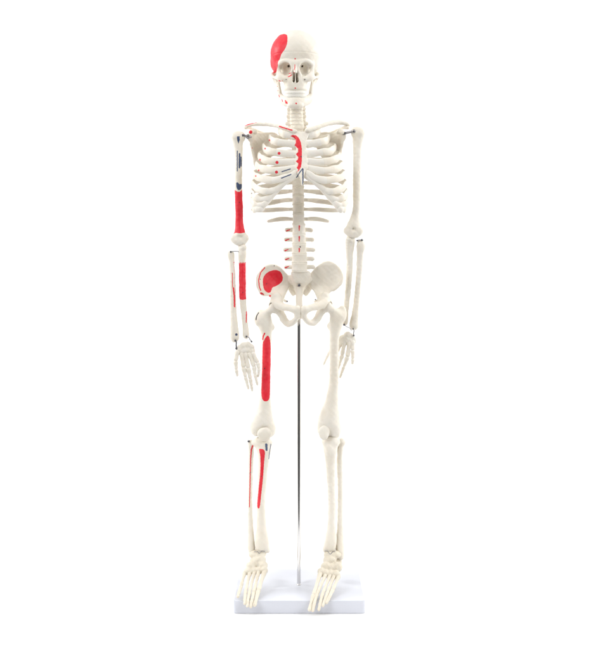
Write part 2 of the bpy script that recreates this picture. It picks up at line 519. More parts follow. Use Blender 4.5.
def teeth(name, parent, py, d0, up, n=14):
    b = Bone(h=.3, noise=0)
    for i in range(n):
        t = (i + .5) / n * 2 - 1
        a = t * 1.28
        x = 295.4 + 10.2 * math.sin(a); d = d0 - 9.4 * (math.cos(a) - 1) * -1 * -1
        d = d0 + 10.5 * (1 - math.cos(a))
        w = .98 if abs(t) < .4 else 1.15
        b.ell((x, py, d), (w * 1.05, 1.0, 2.0), rot=(0, 0, math.degrees(a)), k=1.3)
    return make(name, b, parent, mat=M_TEETH)
teeth('upper_teeth', skull, 92.4, -30.5, True)
for (sx, sy) in ((288.6, 64.8), (302.3, 65.9)):
    screw('optic_canal_dark', (sx, sy, -17), .6, skull, length=2, mat=M_DARK)  # dark steel stud standing in for the shade in the optic canal

# ---- mandible
jb = Bone(h=0.42, noise=.08, nf=.3)
for q in (lambda x: x, mir):
    jb.chain([(q(276.0), 79.5, -1, 1.6), (q(277.6), 84, -3, 1.5), (q(278.8), 90, -5, 1.8), (q(280.2), 96.5, -7, 2.2), (q(281.4), 99, -9, 2.5)], k=2, n=(0, 1, 0), f=2.1)
    jb.chain([(q(278.6), 81.5, -11, 1.0), (q(279.2), 86, -10, 1.3), (q(280.2), 92, -9, 1.6)], k=2, n=(0, 1, 0), f=1.8)
    jb.chain([(q(281.2), 98.8, -9, 2.8), (q(283.6), 100.2, -16, 3.0), (q(287.6), 101.4, -23.5, 3.0), (q(292), 102, -27.5, 3.0), (q(295.4), 102.2, -28.8, 3.0)], k=2, n=(0, 0, 1), f=1.65)
jb.ell((295.4, 105.2, -28.5), (6, 3.4, 3.0), k=3)
jb.ell((290.2, 105.6, -26.5), (2.4, 2.4, 2), k=2)
jb.ell((mir(290.2), 105.6, -26.5), (2.4, 2.4, 2), k=2)
jaw = make('mandible', jb, skull, {'red': [('dot', 296.2, 103.4, .85), ('line', [(282, 99.6), (282.5, 101.4)], .45), ('line', [(285.4, 100.6), (286.2, 103)], .75), ('line', [(287, 102), (287.3, 103.6)], .5),
     ('dot', 277.9, 90.6, .4), ('line', [(278.8, 95), (279.6, 97)], .35), ('dot', 277.4, 86.5, .35)]})
teeth('lower_teeth', skull, 95.5, -30.0, False)

# ---- spine
def vertebra(cx, py, d, rx, ry, hh, tw, tr, spin, paint=None, tp_y=0, name='vertebra'):
    """body half width rx, half depth ry, half height hh; tw reach of the transverse processes, tr their radius"""
    b = Bone(h=.42, noise=.09, nf=.6)
    c = P(cx, py, d)
    k0 = (D0 + d) / D0
    def body(X, Y, Z):
        z = (Z - c[2])
        w = 1 - .09 * np.clip(1 - (z / hh) ** 2, 0, 1)
        r = np.sqrt(((X - c[0]) / (rx * w)) ** 2 + ((Y - c[1]) / (ry * w)) ** 2)
        dr = (r - 1) * min(rx, ry); dz = np.abs(z) - hh
        rd = 1.0; dr += rd; dz += rd
        return np.minimum(np.maximum(dr, dz), 0) + np.sqrt(np.maximum(dr, 0) ** 2 + np.maximum(dz, 0) ** 2) - rd
    b._add(body, c - [rx + 1, ry + 1, hh + 1], c + [rx + 1, ry + 1, hh + 1], 1, 'u')
    for sg in (-1, 1):
        b.chain([(cx + sg * rx * .5, py + tp_y * .6, d + ry * .8, tr * 1.2), (cx + sg * (rx + tw) * .55, py + tp_y * .8, d + ry * 1.05, tr), (cx + sg * tw, py + tp_y, d + ry * 1.1, tr * .95)], k=1.5, n=(0, 1, 0), f=.7)
        b.chain([(cx + sg * rx * .5, py, d + ry * .9, 1.5), (cx + sg * 1.2, py + 1, d + ry * 1.9, 1.2)], k=1)
    b.chain([(cx, py + .5, d + ry * 1.9, 1.3), (cx, py + hh * spin, d + ry * 1.9 + 7, 1.1)], k=1.5, n=(1, 0, 0), f=.8)
    return make(name, b, SK, paint)
def disc(cx, py, d, rx, ry, hh):
    b = Bone(h=.35, noise=.05)
    b.ell((cx, py, d), (rx, ry, hh * 1.7), k=.1)
    V, Q = b.mesh()
    mesh_obj('intervertebral_disc', to_m(V), Q, M_DISC, SK)
cer = [(104.6, 296.3), (108.6, 296.4), (112.4, 296.4), (116.1, 296.3), (119.6, 296.4), (123.2, 296.8), (127, 297.2)]
for i, (y, x) in enumerate(cer):
    vertebra(x, y, 1 + i * .5, 6.9 + .06 * i, 5, 1.8, 6.9 + (2.8 if i == 5 else 0) + (.8 if i in (3,) else 0), 1.75, 1.2, tp_y=.4)
    if i: disc(x, y - 1.9, 1 + i * .5, 6.9, 5.0, .7)
tho = [131, 137.5, 144.5, 151.8, 159.2, 166.8, 174.6, 182.6, 191, 200, 209.3, 219.2]
tcx = [297.4 + .1 * i for i in range(12)]
tdep = [5, 6.5, 8, 9, 10, 10, 9.5, 9, 8, 6.5, 5, 3.5]
prev = (127, 297.2, 4)
for i, y in enumerate(tho):
    gap = y - prev[0]
    vertebra(tcx[i], y, tdep[i], 6.15, 5.3, gap / 2 - .3, 8.2, 1.5, 1.6)
    disc((tcx[i] + prev[1]) / 2, (y + prev[0]) / 2, (tdep[i] + prev[2]) / 2, 6.3, 5.35, .9)
    prev = (y, tcx[i], tdep[i])
lum = [(229.0, 230.2, 11.8, 13.6), (238.8, 239.7, 12.8, 14.6), (248.6, 250, 13.6, 15.6), (258.0, 258.9, 12.8, 14.6), (267.0, 267, 13.2, 14.6)]
for i, (y, ty, wl, wr) in enumerate(lum):
    gap = y - prev[0]
    red = [('line', [(298.8 - wl - .2, ty + .6), (298.8 - wl + 3, ty - .5)], .75, .45)]
    if i < 3: red.append(('line', [(299.3, (226, 236.8, 248.6)[i]), (299.2, (230.6, 241.3, 252.6)[i])], .75, .45))
    cxx = 298.9 + .15 * i
    rx = 6.8 + .34 * i
    pt = {'red': red}
    if i == 2: pt['dark'] = [('dot', 300.2, 246.9, .7)]
    vertebra(cxx, y, 1.5 - i * 1.6, rx, 5.8, gap / 2 - .35, (wl + wr) / 2 - .2, 2.0, .5, pt, tp_y=ty - y)
    disc((cxx + prev[1]) / 2, (y + prev[0]) / 2, (1.5 - i * 1.6 + prev[2]) / 2, rx + .1, 5.85, 1.0)
    prev = (y, cxx, 1.5 - i * 1.6)
disc(300.2, 271.6, -4.6, 8.6, 6.0, 1.1)

# ---- sacrum with coccyx
sa = Bone(h=.45, noise=.14, nf=.5)
cs = P(300.6, 277.6, -3)
def s1(X, Y, Z):
    z = (Z - cs[2]) / 6.4
    w = 1 - .05 * (1 - np.clip(z, -1, 1)) ** 2
    r_ = np.sqrt(((X - cs[0]) / (9.9 * w)) ** 2 + ((Y - cs[1] - .25 * (6.4 - (Z - cs[2]))) / 6.2) ** 2)
    dr = (r_ - 1) * 6.2 + 1.5; dz = np.abs(Z - cs[2]) - 6.4 + 1.5
    return np.minimum(np.maximum(dr, dz), 0) + np.sqrt(np.maximum(dr, 0) ** 2 + np.maximum(dz, 0) ** 2) - 1.5
sa._add(s1, cs - [12, 10, 8], cs + [12, 12, 8], 1, 'u')
sa.chain([(299.8, 281, 7, 7.5), (299.6, 288, 12, 5.4), (299.4, 296, 17, 3.2), (299.3, 304, 17, 2.2), (299.3, 309, 15, 1.5)], k=4, n=(0, 1, 0), f=.6)
for sg in (-1, 1):
    sa.chain([(299.8 + sg * 6, 279, 6, 5), (299.8 + sg * 10.5, 280, 10, 4.4), (299.8 + sg * 12, 284, 12, 3.6)], k=2, n=(0, 1, 0), f=.7)
    sa.chain([(299.8 + sg * 10, 285, 12, 3.8), (299.7 + sg * 8, 290, 14, 2.9), (299.6 + sg * 6.3, 294, 16, 2)], k=3, n=(0, 1, 0), f=.8)
    for y, dx in ((287.6, 5.6), (293, 5.2), (298, 3.7)):
        sa.cone((299.6 + sg * dx, y, 0), (299.6 + sg * dx, y, 9), .95, .8, k=.6, mode='s')
make('sacrum', sa, SK)
V, F = lathe([(2.6, -55.8), (3.3, -55), (3.3, -24.5), (2.5, -23.6)], rodx + .15, 0)
mesh_obj('rod_sleeve', to_m(V), F, M_DISC, SK)
screw('sacrum_screw', (299.2, 285.2, -5.2), 1.35, SK, mat=M_DARK, length=5)

# ---- ribs
def sternum_depth(py): return -19 - (py - 132) * .42
CL, SC = 299.4, 301.3
W = [20, 29.5, 36, 40.5, 43.2, 45.6, 47.2, 48, 48.2, 46.5]
pl = [130.6, 138.5, 147, 155.6, 164.8, 174.2, 183.8, 192.6, 200.8, 207.8]
front = {0: [(14, 134.5), (6, 136)], 1: [(21, 142), (6, 144.6)], 2: [(23, 152.4), (5.5, 154.4)], 3: [(24, 161.8), (5.5, 162.2)], 4: [(24.5, 170.8), (5.5, 168.4)],
         5: [(27, 180.2), (14, 177.6), (4.5, 172.6)], 6: [(33, 191.4), (24, 189.4), (13, 180.6), (4, 175.2)], 7: [(38.5, 199.6), (31, 198), (21.5, 189.6)],
         8: [(42, 205.6), (36, 204.2), (27.5, 197.2)], 9: [(43.5, 209.4), (39.5, 209.2), (34, 204.4)]}
rib_red = {'red': [('dot', 279.1, 153.3, 1.5), ('dot', 277, 162.4, 1.6), ('dot', 276.5, 172.1, 1.55), ('dot', 274.2, 133.2, 1.1), ('dot', 269.4, 140.4, .95),
                   ('dot', 265.1, 148.6, .9), ('dot', 260, 159.7, .95), ('dot', 258.7, 170.4, .85), ('dot', 255.7, 176, .85)],
           'dark': [('dot', 251.6, 193.4, .6), ('dot', 259.6, 159.2, .35), ('dot', 264.9, 148.2, .35)],
           'blue': [('line', [(281.9, 171.7), (290.5, 168.9)], .55), ('line', [(281.4, 178.2), (291, 174.4)], .55)]}
def tube_paint(V, F, paint):
    N = np.zeros_like(V)
    for f in F:
        if len(f) != 4: continue
        a = np.cross(V[f[2]] - V[f[0]], V[f[3]] - V[f[1]])
        for i in f: N[i] += a
    N /= np.linalg.norm(N, axis=1, keepdims=True) + 1e-9
    return paint_attrs(V, N, paint)
for side in (-1, 1):
    for i in range(10):
        w = W[i] * (1.0 if side < 0 else .995); y0 = tho[i]; jit = rng.uniform(-.25, .25)
        fr = front[i]; yl = pl[i] + jit
        fy, fw = fr[0][1], fr[0][0]
        dS = sternum_depth(min(fy, 176))
        pts = []; ur = []; sr = []
        def add(x, y, d, u, s_):
            pts.append(P(x, y, d)); ur.append(u); sr.append(s_)
        add(tcx[i] + side * 5.5, y0, tdep[i] + 5, 1.9, 1.5)
        add(CL + side * w * .42, y0 + (yl - y0) * .12, 24, 2.5, 1.5)
        add(CL + side * w * .80, y0 + (yl - y0) * .5, 18.5, 3.3 if i < 7 else 2.9, 1.5)
        add(CL + side * w * .985, yl - .6, 3, 3.7, 1.5)
        add(CL + side * w * .965, yl + (fy - yl) * .22 + .4, dS * .36, 3.8, 1.5)
        dw = .985 if i > 6 else .9
        x3 = max(fw + (w - fw) * .64, w * .82)
        add(CL + side * x3, yl + (fy - yl) * .62 + .4, dS * .72, 3.7, 1.5)
        add(CL + side * fw, fy, dS * (.95 if i < 7 else .84), 3.6 if i < 6 else 3.1, 1.6)
        nb = len(pts)
        for j, (fx, fyy) in enumerate(fr[1:]):
            dd = sternum_depth(min(fyy, 178)) * (1.0 if i < 6 else (.97 if fx < 22 else .88))
            last = i > 6 and j == 1
            if last: dd += 4.5
            u = 1.6 if last else (3.4 if fx > 8 or i > 4 else 3.9) if i < 6 else 2.95
            add(SC + side * fx if fx < 10 else (CL + .8) + side * fx, fyy, dd, u, 1.6)
        sub = 20
        rp, ru, rs = pts[:nb], ur[:nb], sr[:nb]
        # one spline through everything, split at the joint so both pieces run on smoothly
        w5 = [np.concatenate([p, [a, b]]) for p, a, b in zip(pts, ur, sr)]
        cc = catmull(w5, sub); cutI = (nb - 1) * sub
        A = cc[:cutI + 1]; B = cc[cutI:]
        # fine vertical wobble, as cast
        ph = rng.uniform(0, 6)
        def prep(Cc, off):
            out = []
            for q, v in enumerate(Cc):
                v = v.copy(); t = (q + off) * .16 + ph
                v[2] += .18 * math.sin(t); v[3] *= 1 + .06 * math.sin(t * 1.7)
                out.append(v)
            return out
        A = prep(A, 0); B = prep(B, cutI)
        def tm(Cc):
            return tube_mesh([v[:3] for v in Cc], [v[3] for v in Cc], [v[4] for v in Cc], 40, 1, True)
        V, F = tm(A)
        pt = rib_red if side < 0 else None
        rb = mesh_obj('rib', to_m(V), F, M_BONE, SK, True, tube_paint(V, F, pt) if pt else None)
        for v in B: v[3] *= .98
        V, F = tm(B)
        mesh_obj('cartilage', to_m(V), F, M_CART, rb, True, tube_paint(V, F, pt) if pt else None)
# floating ribs
for side in (-1, 1):
    for (pp) in ([(5.5, 209.3, 10, 1.6, 1.5), (20, 209.6, 21, 2.3, 1.6), (34, 210.4, 17, 2.3, 1.5), (43.5, 210.2, 8, 2.0, 1.3), (46.5, 209.6, 0, 1.4, 1.1)],
                 [(5.5, 219.3, 8, 1.7, 1.5), (15, 218.9, 15, 2.3, 1.5), (23, 219.8, 17, 2.2, 1.4), (29.6 + (1 if side < 0 else 0), 221.4, 16, 1.5, 1.1)]):
        V, F = tube_mesh([P(298.6 + side * p[0], p[1], p[2]) for p in pp], [p[3] for p in pp], [p[4] for p in pp], 16, 6)
        mesh_obj('rib', to_m(V), F, M_BONE, SK)

# ---- sternum
st = Bone(h=.4, noise=.1, nf=.4)
stp = [(293, 129.5), (297, 131), (301.3, 131.6), (305.6, 131), (309.6, 129.5), (310.5, 133), (307.5, 138), (306, 144), (306.6, 150), (307, 156), (307.4, 163), (307, 169), (305, 173.5), (303.6, 178), (303, 184), (302.2, 187), (301.3, 184), (299.8, 178), (297.6, 174), (295.6, 169), (295.4, 163), (295.8, 156), (296, 150), (296.4, 144), (295.2, 138), (292, 133)]
st.blade(stp, lambda x, y: -19 - (y - 132) * .42 + .015 * (x - 301.3) ** 2 - .8, 1.9, rnd=1.2)
for y in (144.6, 154.4, 162.2, 168.4):
    for sg in (-1, 1): st.ell((301.3 + sg * 5.6, y, sternum_depth(y) - .3), (2.2, 1.8, 2.6), k=2)
red_st = [(290.2, 136.3), (292.6, 134.9), (296, 135.3), (298.8, 137.8), (300.9, 142.4), (301.9, 148.5), (301.9, 160.7), (301.1, 166.7), (298.9, 170.8), (294.4, 174.1), (297.4, 171.4), (298.2, 169.6), (296.6, 167.6), (298, 165.6), (298.2, 163.4), (295.6, 161.3), (297.9, 159.4), (298.2, 157), (295.8, 154.2), (298, 152), (298, 148.6), (294.6, 145.4), (295.8, 142.8), (295.7, 139.9), (294.2, 137.8), (292.2, 137)]
STP = {'red': [('poly', red_st)], 'blue': [('line', [(302.6, 168.6), (299.6, 172.6), (296.6, 177.4)], .5), ('line', [(302.9, 169), (303, 186)], .65)], 'dark': [('dot', 301.2, 156.6, .7)]}
ster = make('sternum', st, SK, STP)
# repaint the left cartilages next to the sternum with the same red patch
for o in list(bpy.data.objects):
    if o.name.startswith('cartilage') and o.data.attributes.get('red') is not None:
        Vw = np.array([tuple(v.co) for v in o.data.vertices]) + world_loc(o)
        Vu = Vw / S; Vu[:, 2] += FLOOR
        nn = np.array([tuple(v.normal) for v in o.data.vertices])
        for key in ('red', 'blue'):
            mk = rib_red[key] + (STP[key])
            a = paint_attrs(Vu, nn, {key: mk})[key]
            o.data.attributes[key].data.foreach_set('value', a.astype(np.float32))

# ---- clavicles
cl = Bone(h=.4, noise=.12, nf=.4)
cl.chain([(294.6, 131.2, -21.5, 2.6), (289.5, 129.6, -20, 2.0), (283, 127.4, -15, 2.0), (270.7, 124.8, -6, 1.85), (258, 124.1, 0, 1.9), (250, 125.2, 4, 1.6), (245.6, 126.7, 8, 1.2)], n=(0, 0, 1), f=.9)
make('clavicle', cl, SK, {'red': [('line', [(245, 125.6), (250, 124), (257, 122.2)], .6, .3), ('line', [(279.5, 126.4), (285, 128.2), (292, 130.2)], .7)], 'dark': [('dot', 286.3, 128.9, .5)]})
cl = Bone(h=.4, noise=.12, nf=.4)
cl.chain([(307.5, 130.4, -21.5, 2.8), (313, 128.6, -19, 2.4), (319.5, 126.6, -14, 2.3), (329, 123.5, -6, 2.3), (339, 122.1, 2, 2.6), (345.5, 123.3, 6, 2.3), (349, 125.4, 8, 1.3)], n=(0, 0, 1), f=.9)
make('clavicle', cl, SK)

# ---- scapulae
def scap(side):
    m = (lambda x: x) if side < 0 else (lambda x: 593.2 - x)
    b = Bone(h=.45, noise=.12, nf=.35)
    poly = [(250.2, 131.5), (254, 130.4), (260, 132.5), (268, 132), (276, 133), (279, 138), (276, 150), (268, 163), (261, 171.5), (257.5, 171), (255.5, 164), (253.6, 155), (251.4, 146), (249.6, 139)]
    poly = [(m(x), y) for x, y in poly]
    if side > 0: poly = poly[::-1]
    def depth(x, y):
        xx = x if side < 0 else 593.2 - x
        return 5 + 24 * (1 - np.exp(-(np.maximum(xx - 248, 0)) / 13)) + .5
    b.blade(poly, depth, 1.2, rnd=.7)
    b.chain([(m(250.6), 133, 5, 2.6), (m(250.2), 137.5, 5, 2.8), (m(251.4), 141.5, 6, 1.8)], k=2)
    b.chain([(m(251), 144, 8, 1.5), (m(253.4), 154, 12, 1.5), (m(256), 166, 18, 1.6), (m(259.5), 171, 22, 1.6)], k=2)
    b.chain([(m(274), 137, 29, 1.3), (m(264), 133.5, 27, 1.6), (m(255), 130, 20, 1.8), (m(249), 127.6, 12, 2.0), (m(246), 127.8, 6, 2.1)], k=2, n=(0, 0, 1), f=.8)
    b.chain([(m(255), 132.4, 9, 2.2), (m(253), 130.8, 2, 2.0), (m(250.9), 132, -4, 2.0)], k=2)
    return make('scapula', b, SK, {'red': [('dot', 250.7, 132.1, 1.8), ('dot', 252.2, 148, .5)]} if side < 0 else None)
scap(-1); sc2 = scap(1)

# ---- arms
BLK = 'dark'
hu = Bone(h=.45, noise=.12, nf=.3)
hu.ell((240.2, 136.6, 4), (5.4, 5.6, 5.2), k=2)
hu.ell((235.4, 136.8, 3), (3.6, 4.8, 4.6), k=3)
hu.chain([(237.6, 138, 4, 6.0), (238, 144, 4, 4.8), (238.5, 152, 4, 4.1), (238.5, 172, 4, 3.7), (238.5, 190, 4, 3.7), (239.2, 205, 4, 3.8), (239.4, 219, 4, 3.7), (239.6, 228, 4, 4.3), (239.9, 235, 4, 6.0)], k=3)
hu.ell((234.2, 238.8, 4), (3.9, 4.2, 4.3), k=3); hu.ell((240, 241.4, 3), (6.4, 5, 4.9), k=3); hu.ell((245.6, 238.4, 4), (3.4, 3.8, 3.8), k=3)
hu.cone((240.2, 236.8, -6), (240.2, 236.8, -1.6), 1.8, 1.2, k=2.5, mode='s')
hu.cone((241.2, 247.4, -6), (241.2, 247, 6), 1.2, 1.2, k=2, mode='s')
hum_paint = {'red': [('poly', [(231, 190.2), (234.2, 189.4), (235.6, 190.6), (237.2, 191.6), (240, 191.8), (241.4, 190.2), (244, 188), (244.6, 205), (245, 219), (245, 232.6), (240, 233.4), (236, 232.8), (233, 234), (231, 220)])],
             'blue': [('poly', [(236.9, 136.4), (239.6, 136.2), (239.8, 140), (238.5, 143.8), (237.2, 140)]), ('line', [(237.3, 151), (237.3, 171)], .5), ('line', [(239.6, 154), (239.5, 167.5)], .9), ('line', [(241, 157), (241.2, 166)], .6),
                      ('spoly', [(236.3, 183), (238, 182.4), (239.5, 184.2), (241.6, 184), (241.9, 187.2), (240.6, 189.6), (238.2, 189.9), (236.6, 187.6)])],
             'dark': [('dot', 239.4, 202.3, .55)]}
hum = make('humerus', hu, SK, hum_paint, wrap=True)
hum['label'] = 'upper arm bone with a red lower half and blue marks above'
wire('shoulder_pin', [(242.6, 135.2, 1), (246.2, 136.2, 1.5), (250.6, 137.0, 3)], 1.4, hum)
screw('screw', (242.8, 135.4, -.6), 1.35, hum, mat=M_DARK)
wire('shoulder_ring', [(247.8 + 1.7 * math.cos(a), 136.6 + 1.9 * math.sin(a), .2) for a in np.linspace(0, 6.1, 13)], .45, hum)

hu = Bone(h=.45, noise=.12, nf=.3)
hu.ell((355.6, 132.4, 4), (4.9, 5.2, 5.4), k=2); hu.ell((360.0, 132.6, 3), (4.2, 5, 4.8), k=3)
hu.chain([(358.2, 134, 4, 6.0), (357.8, 140, 4, 5.0), (357.4, 150, 4, 4.3), (357, 168, 4, 3.9), (356.6, 188, 4, 3.7), (356.4, 206, 4, 3.5), (355.6, 214, 4, 4.0), (354.4, 222, 4, 5.6), (353.6, 227, 4, 7.2)], k=3)
hu.ell((347.6, 231, 4), (4.2, 3.8, 3.9), k=3); hu.ell((354, 233.4, 3), (7.0, 5, 4.9), k=3); hu.ell((359.8, 230.8, 4), (3.4, 4.2, 3.8), k=3)
hu.cone((353.6, 229, -6), (353.6, 229, -1.6), 1.8, 1.2, k=2.5, mode='s')
hu.cone((353.4, 239.6, -6), (353.4, 239.6, 6), 1.2, 1.2, k=2, mode='s')
hum2 = make('humerus', hu, SK)
wire('shoulder_pin', [(343.8, 133.6, 2), (348.6, 132.4, .5), (354, 131.2, -1)], 1.35, hum2)
screw('screw', (353.8, 131.2, -1.4), 1.9, hum2)
screw('screw', (344.6, 133.2, -.4), 1.5, hum2, mat=M_DARK)

# forearm, on the painted side
ul = Bone(h=.42, noise=.10, nf=.4)
ul.chain([(241.2, 243, 5, 3.2), (242.4, 248, 4, 3.9), (242.4, 254, 3, 3.9), (242.3, 262, 2, 3.4), (242.4, 280, 0, 3.4), (242.8, 297, -2, 3.3), (244, 312, -3, 2.9), (245.4, 326, -4, 2.7), (245.8, 334, -5, 3.1), (246, 336.5, -5, 2.4)], k=2)
ul.ell((243.8, 247.5, 1), (3, 3.4, 2.6), k=2)
ulna = make('ulna', ul, SK, {'red': [('poly', [(237, 263.6), (239, 262.4), (240, 263.6), (240.8, 261.8), (241.8, 263.6), (243, 262), (244, 263.4), (245.4, 261.8), (247, 263), (247, 290), (246.6, 299), (243, 300), (239.6, 299.4), (237, 298)]),
                                    ('line', [(246.9, 311.8), (246.4, 316), (246.2, 322.5)], .8, .4)], 'dark': [('dot', 242.8, 292.5, .5)]}, wrap=True)
ulna['label'] = 'forearm bone with a solid red band'
ra = Bone(h=.42, noise=.10, nf=.4)
ra.chain([(230.9, 253.8, 3, 3.4), (231.2, 257, 3, 3.2), (231.8, 262, 2, 2.6), (232.6, 277, 0, 2.7), (233, 300, -2, 3.0), (233.8, 318, -4, 3.3), (234.6, 330, -5, 4.0), (234.8, 337, -5, 4.3), (234.8, 338.6, -5, 3.6)], k=2)
rad = make('radius', ra, SK, {'red': [('dot', 234.2, 262.4, .7), ('line', [(232.4, 273), (232.6, 287)], .4), ('line', [(233.4, 288), (234.4, 296), (234.6, 306.6)], .8)], 'blue': [('dot', 236.4, 334.6, 1.3)], 'dark': [('dot', 236.5, 334.4, .5), ('dot', 234.4, 262.2, .35)]})
wire('elbow_wire', [(230.4, 251.8, 0), (234, 251.2, -.4), (238.6, 251.6, 0)], .42, rad)
screw('screw', (230.8, 251.8, -.6), 1.0, rad, mat=M_DARK)
wire('wrist_hook', [(235.2, 340.2, -9), (236.4, 341.6, -9.6), (236.2, 345, -9.6), (236.4, 348.2, -9)], .62, rad, M_DARK)
screw('screw', (235.4, 340.6, -9.4), 1.1, rad, mat=M_DARK); screw('screw', (236.4, 348.4, -9.6), 1.2, rad, mat=M_DARK)
wire('wrist_hook', [(246, 336.6, -8), (248.6, 337.2, -9), (250, 339.4, -9.4), (251.8, 341.6, -9)], .5, ulna)
screw('screw', (246.6, 336.6, -8.6), .95, ulna, mat=M_DARK); screw('screw', (251.6, 341.6, -9.4), .95, ulna, mat=M_DARK)

# forearm, plain side
ul = Bone(h=.42, noise=.10, nf=.4)
ul.chain([(351, 235, 8, 3.2), (350.2, 240, 8, 4.6), (349.8, 246, 9, 4.3), (349.6, 256, 9, 3.4), (349.4, 270, 10, 3.1), (348.2, 288, 11, 2.9), (346.2, 306, 12, 2.7), (345.2, 318, 13, 2.8), (345, 323, 13, 2.7)], k=2)
ul.ell((349, 239.4, 4), (3, 3.2, 2.6), k=2)
ulna2 = make('ulna', ul, SK)
ra = Bone(h=.42, noise=.10, nf=.4)
ra.chain([(360.8, 244.2, 7, 4.2), (360.8, 248, 7, 4.0), (360, 254, 8, 3.2), (359.4, 268, 9, 3.0), (357.4, 292, 10, 2.8), (355.4, 312, 11, 3.2), (354, 322, 12, 4.0), (353.8, 326, 12, 4.4)], k=2)
rad2 = make('radius', ra, SK)
wire('elbow_wire', [(356.4, 240.4, 4), (360, 239.9, 3.6), (363.2, 240.2, 4)], .45, rad2)
screw('screw', (357.4, 240.6, 3.4), .9, rad2, mat=M_DARK); screw('screw', (361.8, 240, 3.4), 1.1, rad2, mat=M_DARK)
wire('wrist_hook', [(353, 328.4, 7), (354, 330.4, 6.4), (353.6, 333, 6.4), (353.6, 335.6, 7)], .5, rad2)
screw('screw', (353.2, 328.8, 6.6), .8, rad2, mat=M_DARK); screw('screw', (353.7, 335.4, 6.6), 1.05, rad2, mat=M_DARK)
wire('wrist_hook', [(344.2, 324.8, 8.6), (346.4, 326.6, 8.6), (349.6, 328, 8.6), (351.5, 330.6, 9)], .32, ulna2)
screw('screw', (344.1, 324.7, 8.0), 1.15, ulna2, mat=M_DARK)

def bone_seg(name, pts, parent, mat=None, h=.36, mid=.76):
    """a row of finger or toe bones with swollen joints: pts are joints (x, y, depth, radius at the joint)"""
    b = Bone(h=h, noise=.07, nf=.9)
    for a, c in zip(pts[:-1], pts[1:]):
        mp = [(a[i] + c[i]) / 2 for i in range(3)]
        L = math.dist(a[:3], c[:3]); ta = min(.3, a[3] * .72 / L); tc_ = min(.3, c[3] * .72 / L)
        q = [a[i] * (1 - ta) + c[i] * ta for i in range(3)]; w = [a[i] * tc_ + c[i] * (1 - tc_) for i in range(3)]
        r = (a[3] + c[3]) / 2 * mid
        b.chain([(*q, a[3]), (*mp, r), (*w, c[3] * .95)], k=.5)
    return make(name, b, parent, mat=mat)
def hand(carp, rays):
    cb = Bone(h=.38, noise=.12, nf=.8)
    cx0, cy0, cd0 = np.mean([c[:3] for c in carp], 0)
    for (x, y, d, r) in carp: cb.ell((x, y, d), (r * 1.18, r * .85, r * 1.1), k=1.1)
    cb.cone((cx0 - 4.6, cy0 + 1.5, cd0 + .6), (cx0 + 4.6, cy0 + 1.5, cd0 + .6), 4.8, 4.8, k=1.5, n=(0, 1, 0), f=.5)
    hd = make('hand', cb, SK)
    for j in rays:
        j = [(x, y, d, q * (1.34, 1.26, 1.18, 1.15, 1.1)[n_]) for n_, (x, y, d, q) in enumerate(j)]; j[0] = (j[0][0], j[0][1] - .8, j[0][2], j[0][3])
        bone_seg('metacarpal', j[:2], hd)
        bone_seg('finger', j[1:], hd)
    return hd
hand([(240.2, 348, -8, 2.9), (243.6, 345.6, -8, 3.1), (247.6, 345, -8, 3.0), (251, 347, -8, 2.7), (241.8, 351.6, -8.5, 2.6), (245, 350.6, -8.8, 2.7), (248.6, 350.4, -8.8, 2.6), (252, 351.2, -8.5, 2.5), (238.4, 350.6, -9, 2.0)],
     [[(237.4, 351.6, -9, 1.9), (235.6, 361, -12, 1.8), (236.2, 369.6, -13, 1.5), (237.4, 376.4, -13, 1.0)],
      [(241.6, 353.4, -9, 1.8), (243.6, 367.4, -11, 1.9), (245.4, 377, -12.5, 1.6), (247.2, 384, -12.5, 1.3), (248.6, 389.4, -12, .9)],
      [(245.2, 353.4, -9, 1.8), (248.2, 368, -11, 1.9), (250.2, 378.6, -12, 1.6), (251.6, 386, -12, 1.3), (252.2, 391.4, -11, .9)],
      [(249, 353.4, -9, 1.8), (254, 366.6, -11, 1.8), (255.2, 374.6, -12.5, 1.5), (256.6, 381, -12.5, 1.2), (257.6, 385.4, -12, .9)],
      [(252.4, 353.2, -9, 1.7), (257.6, 362.6, -11, 1.7), (259, 368.6, -12, 1.4), (258.8, 373, -12, 1.1), (258, 377, -11, .8)]])
hand([(344.2, 337.6, 10, 3.0), (347.6, 334.6, 10, 3.0), (351.4, 336.6, 10, 2.8), (343, 341.4, 10, 2.7), (346.8, 339.8, 9.4, 2.8), (350.4, 340.6, 9.4, 2.6), (353, 340, 10, 2.2), (341, 338.4, 11, 2.2)],
     [[(352.6, 341, 9, 1.8), (352.8, 350, 8, 1.7), (352.8, 358.6, 7, 1.5), (352.4, 364.2, 7, 1.1)],
      [(349.4, 342, 9.4, 1.8), (347.6, 356.6, 8, 1.9), (344, 366.4, 8, 1.5), (341.6, 373, 8.4, 1.3), (339.8, 378, 9, .9)],
      [(344.6, 342.6, 10, 1.7), (342, 355, 10, 1.8), (339.8, 363, 11, 1.4), (338.2, 368.4, 12, 1.1), (337, 372.6, 13, .8)],
      [(342, 342, 11, 1.6), (336.4, 352.6, 13, 1.6), (334, 361, 15, 1.3), (332.6, 367, 16, 1.0), (332, 371, 16, .8)],
      [(340.4, 340.4, 12, 1.6), (332, 348.4, 15, 1.5), (328, 355, 17, 1.3), (325.2, 361, 18, 1.0), (323.6, 364.8, 19, .8)]])

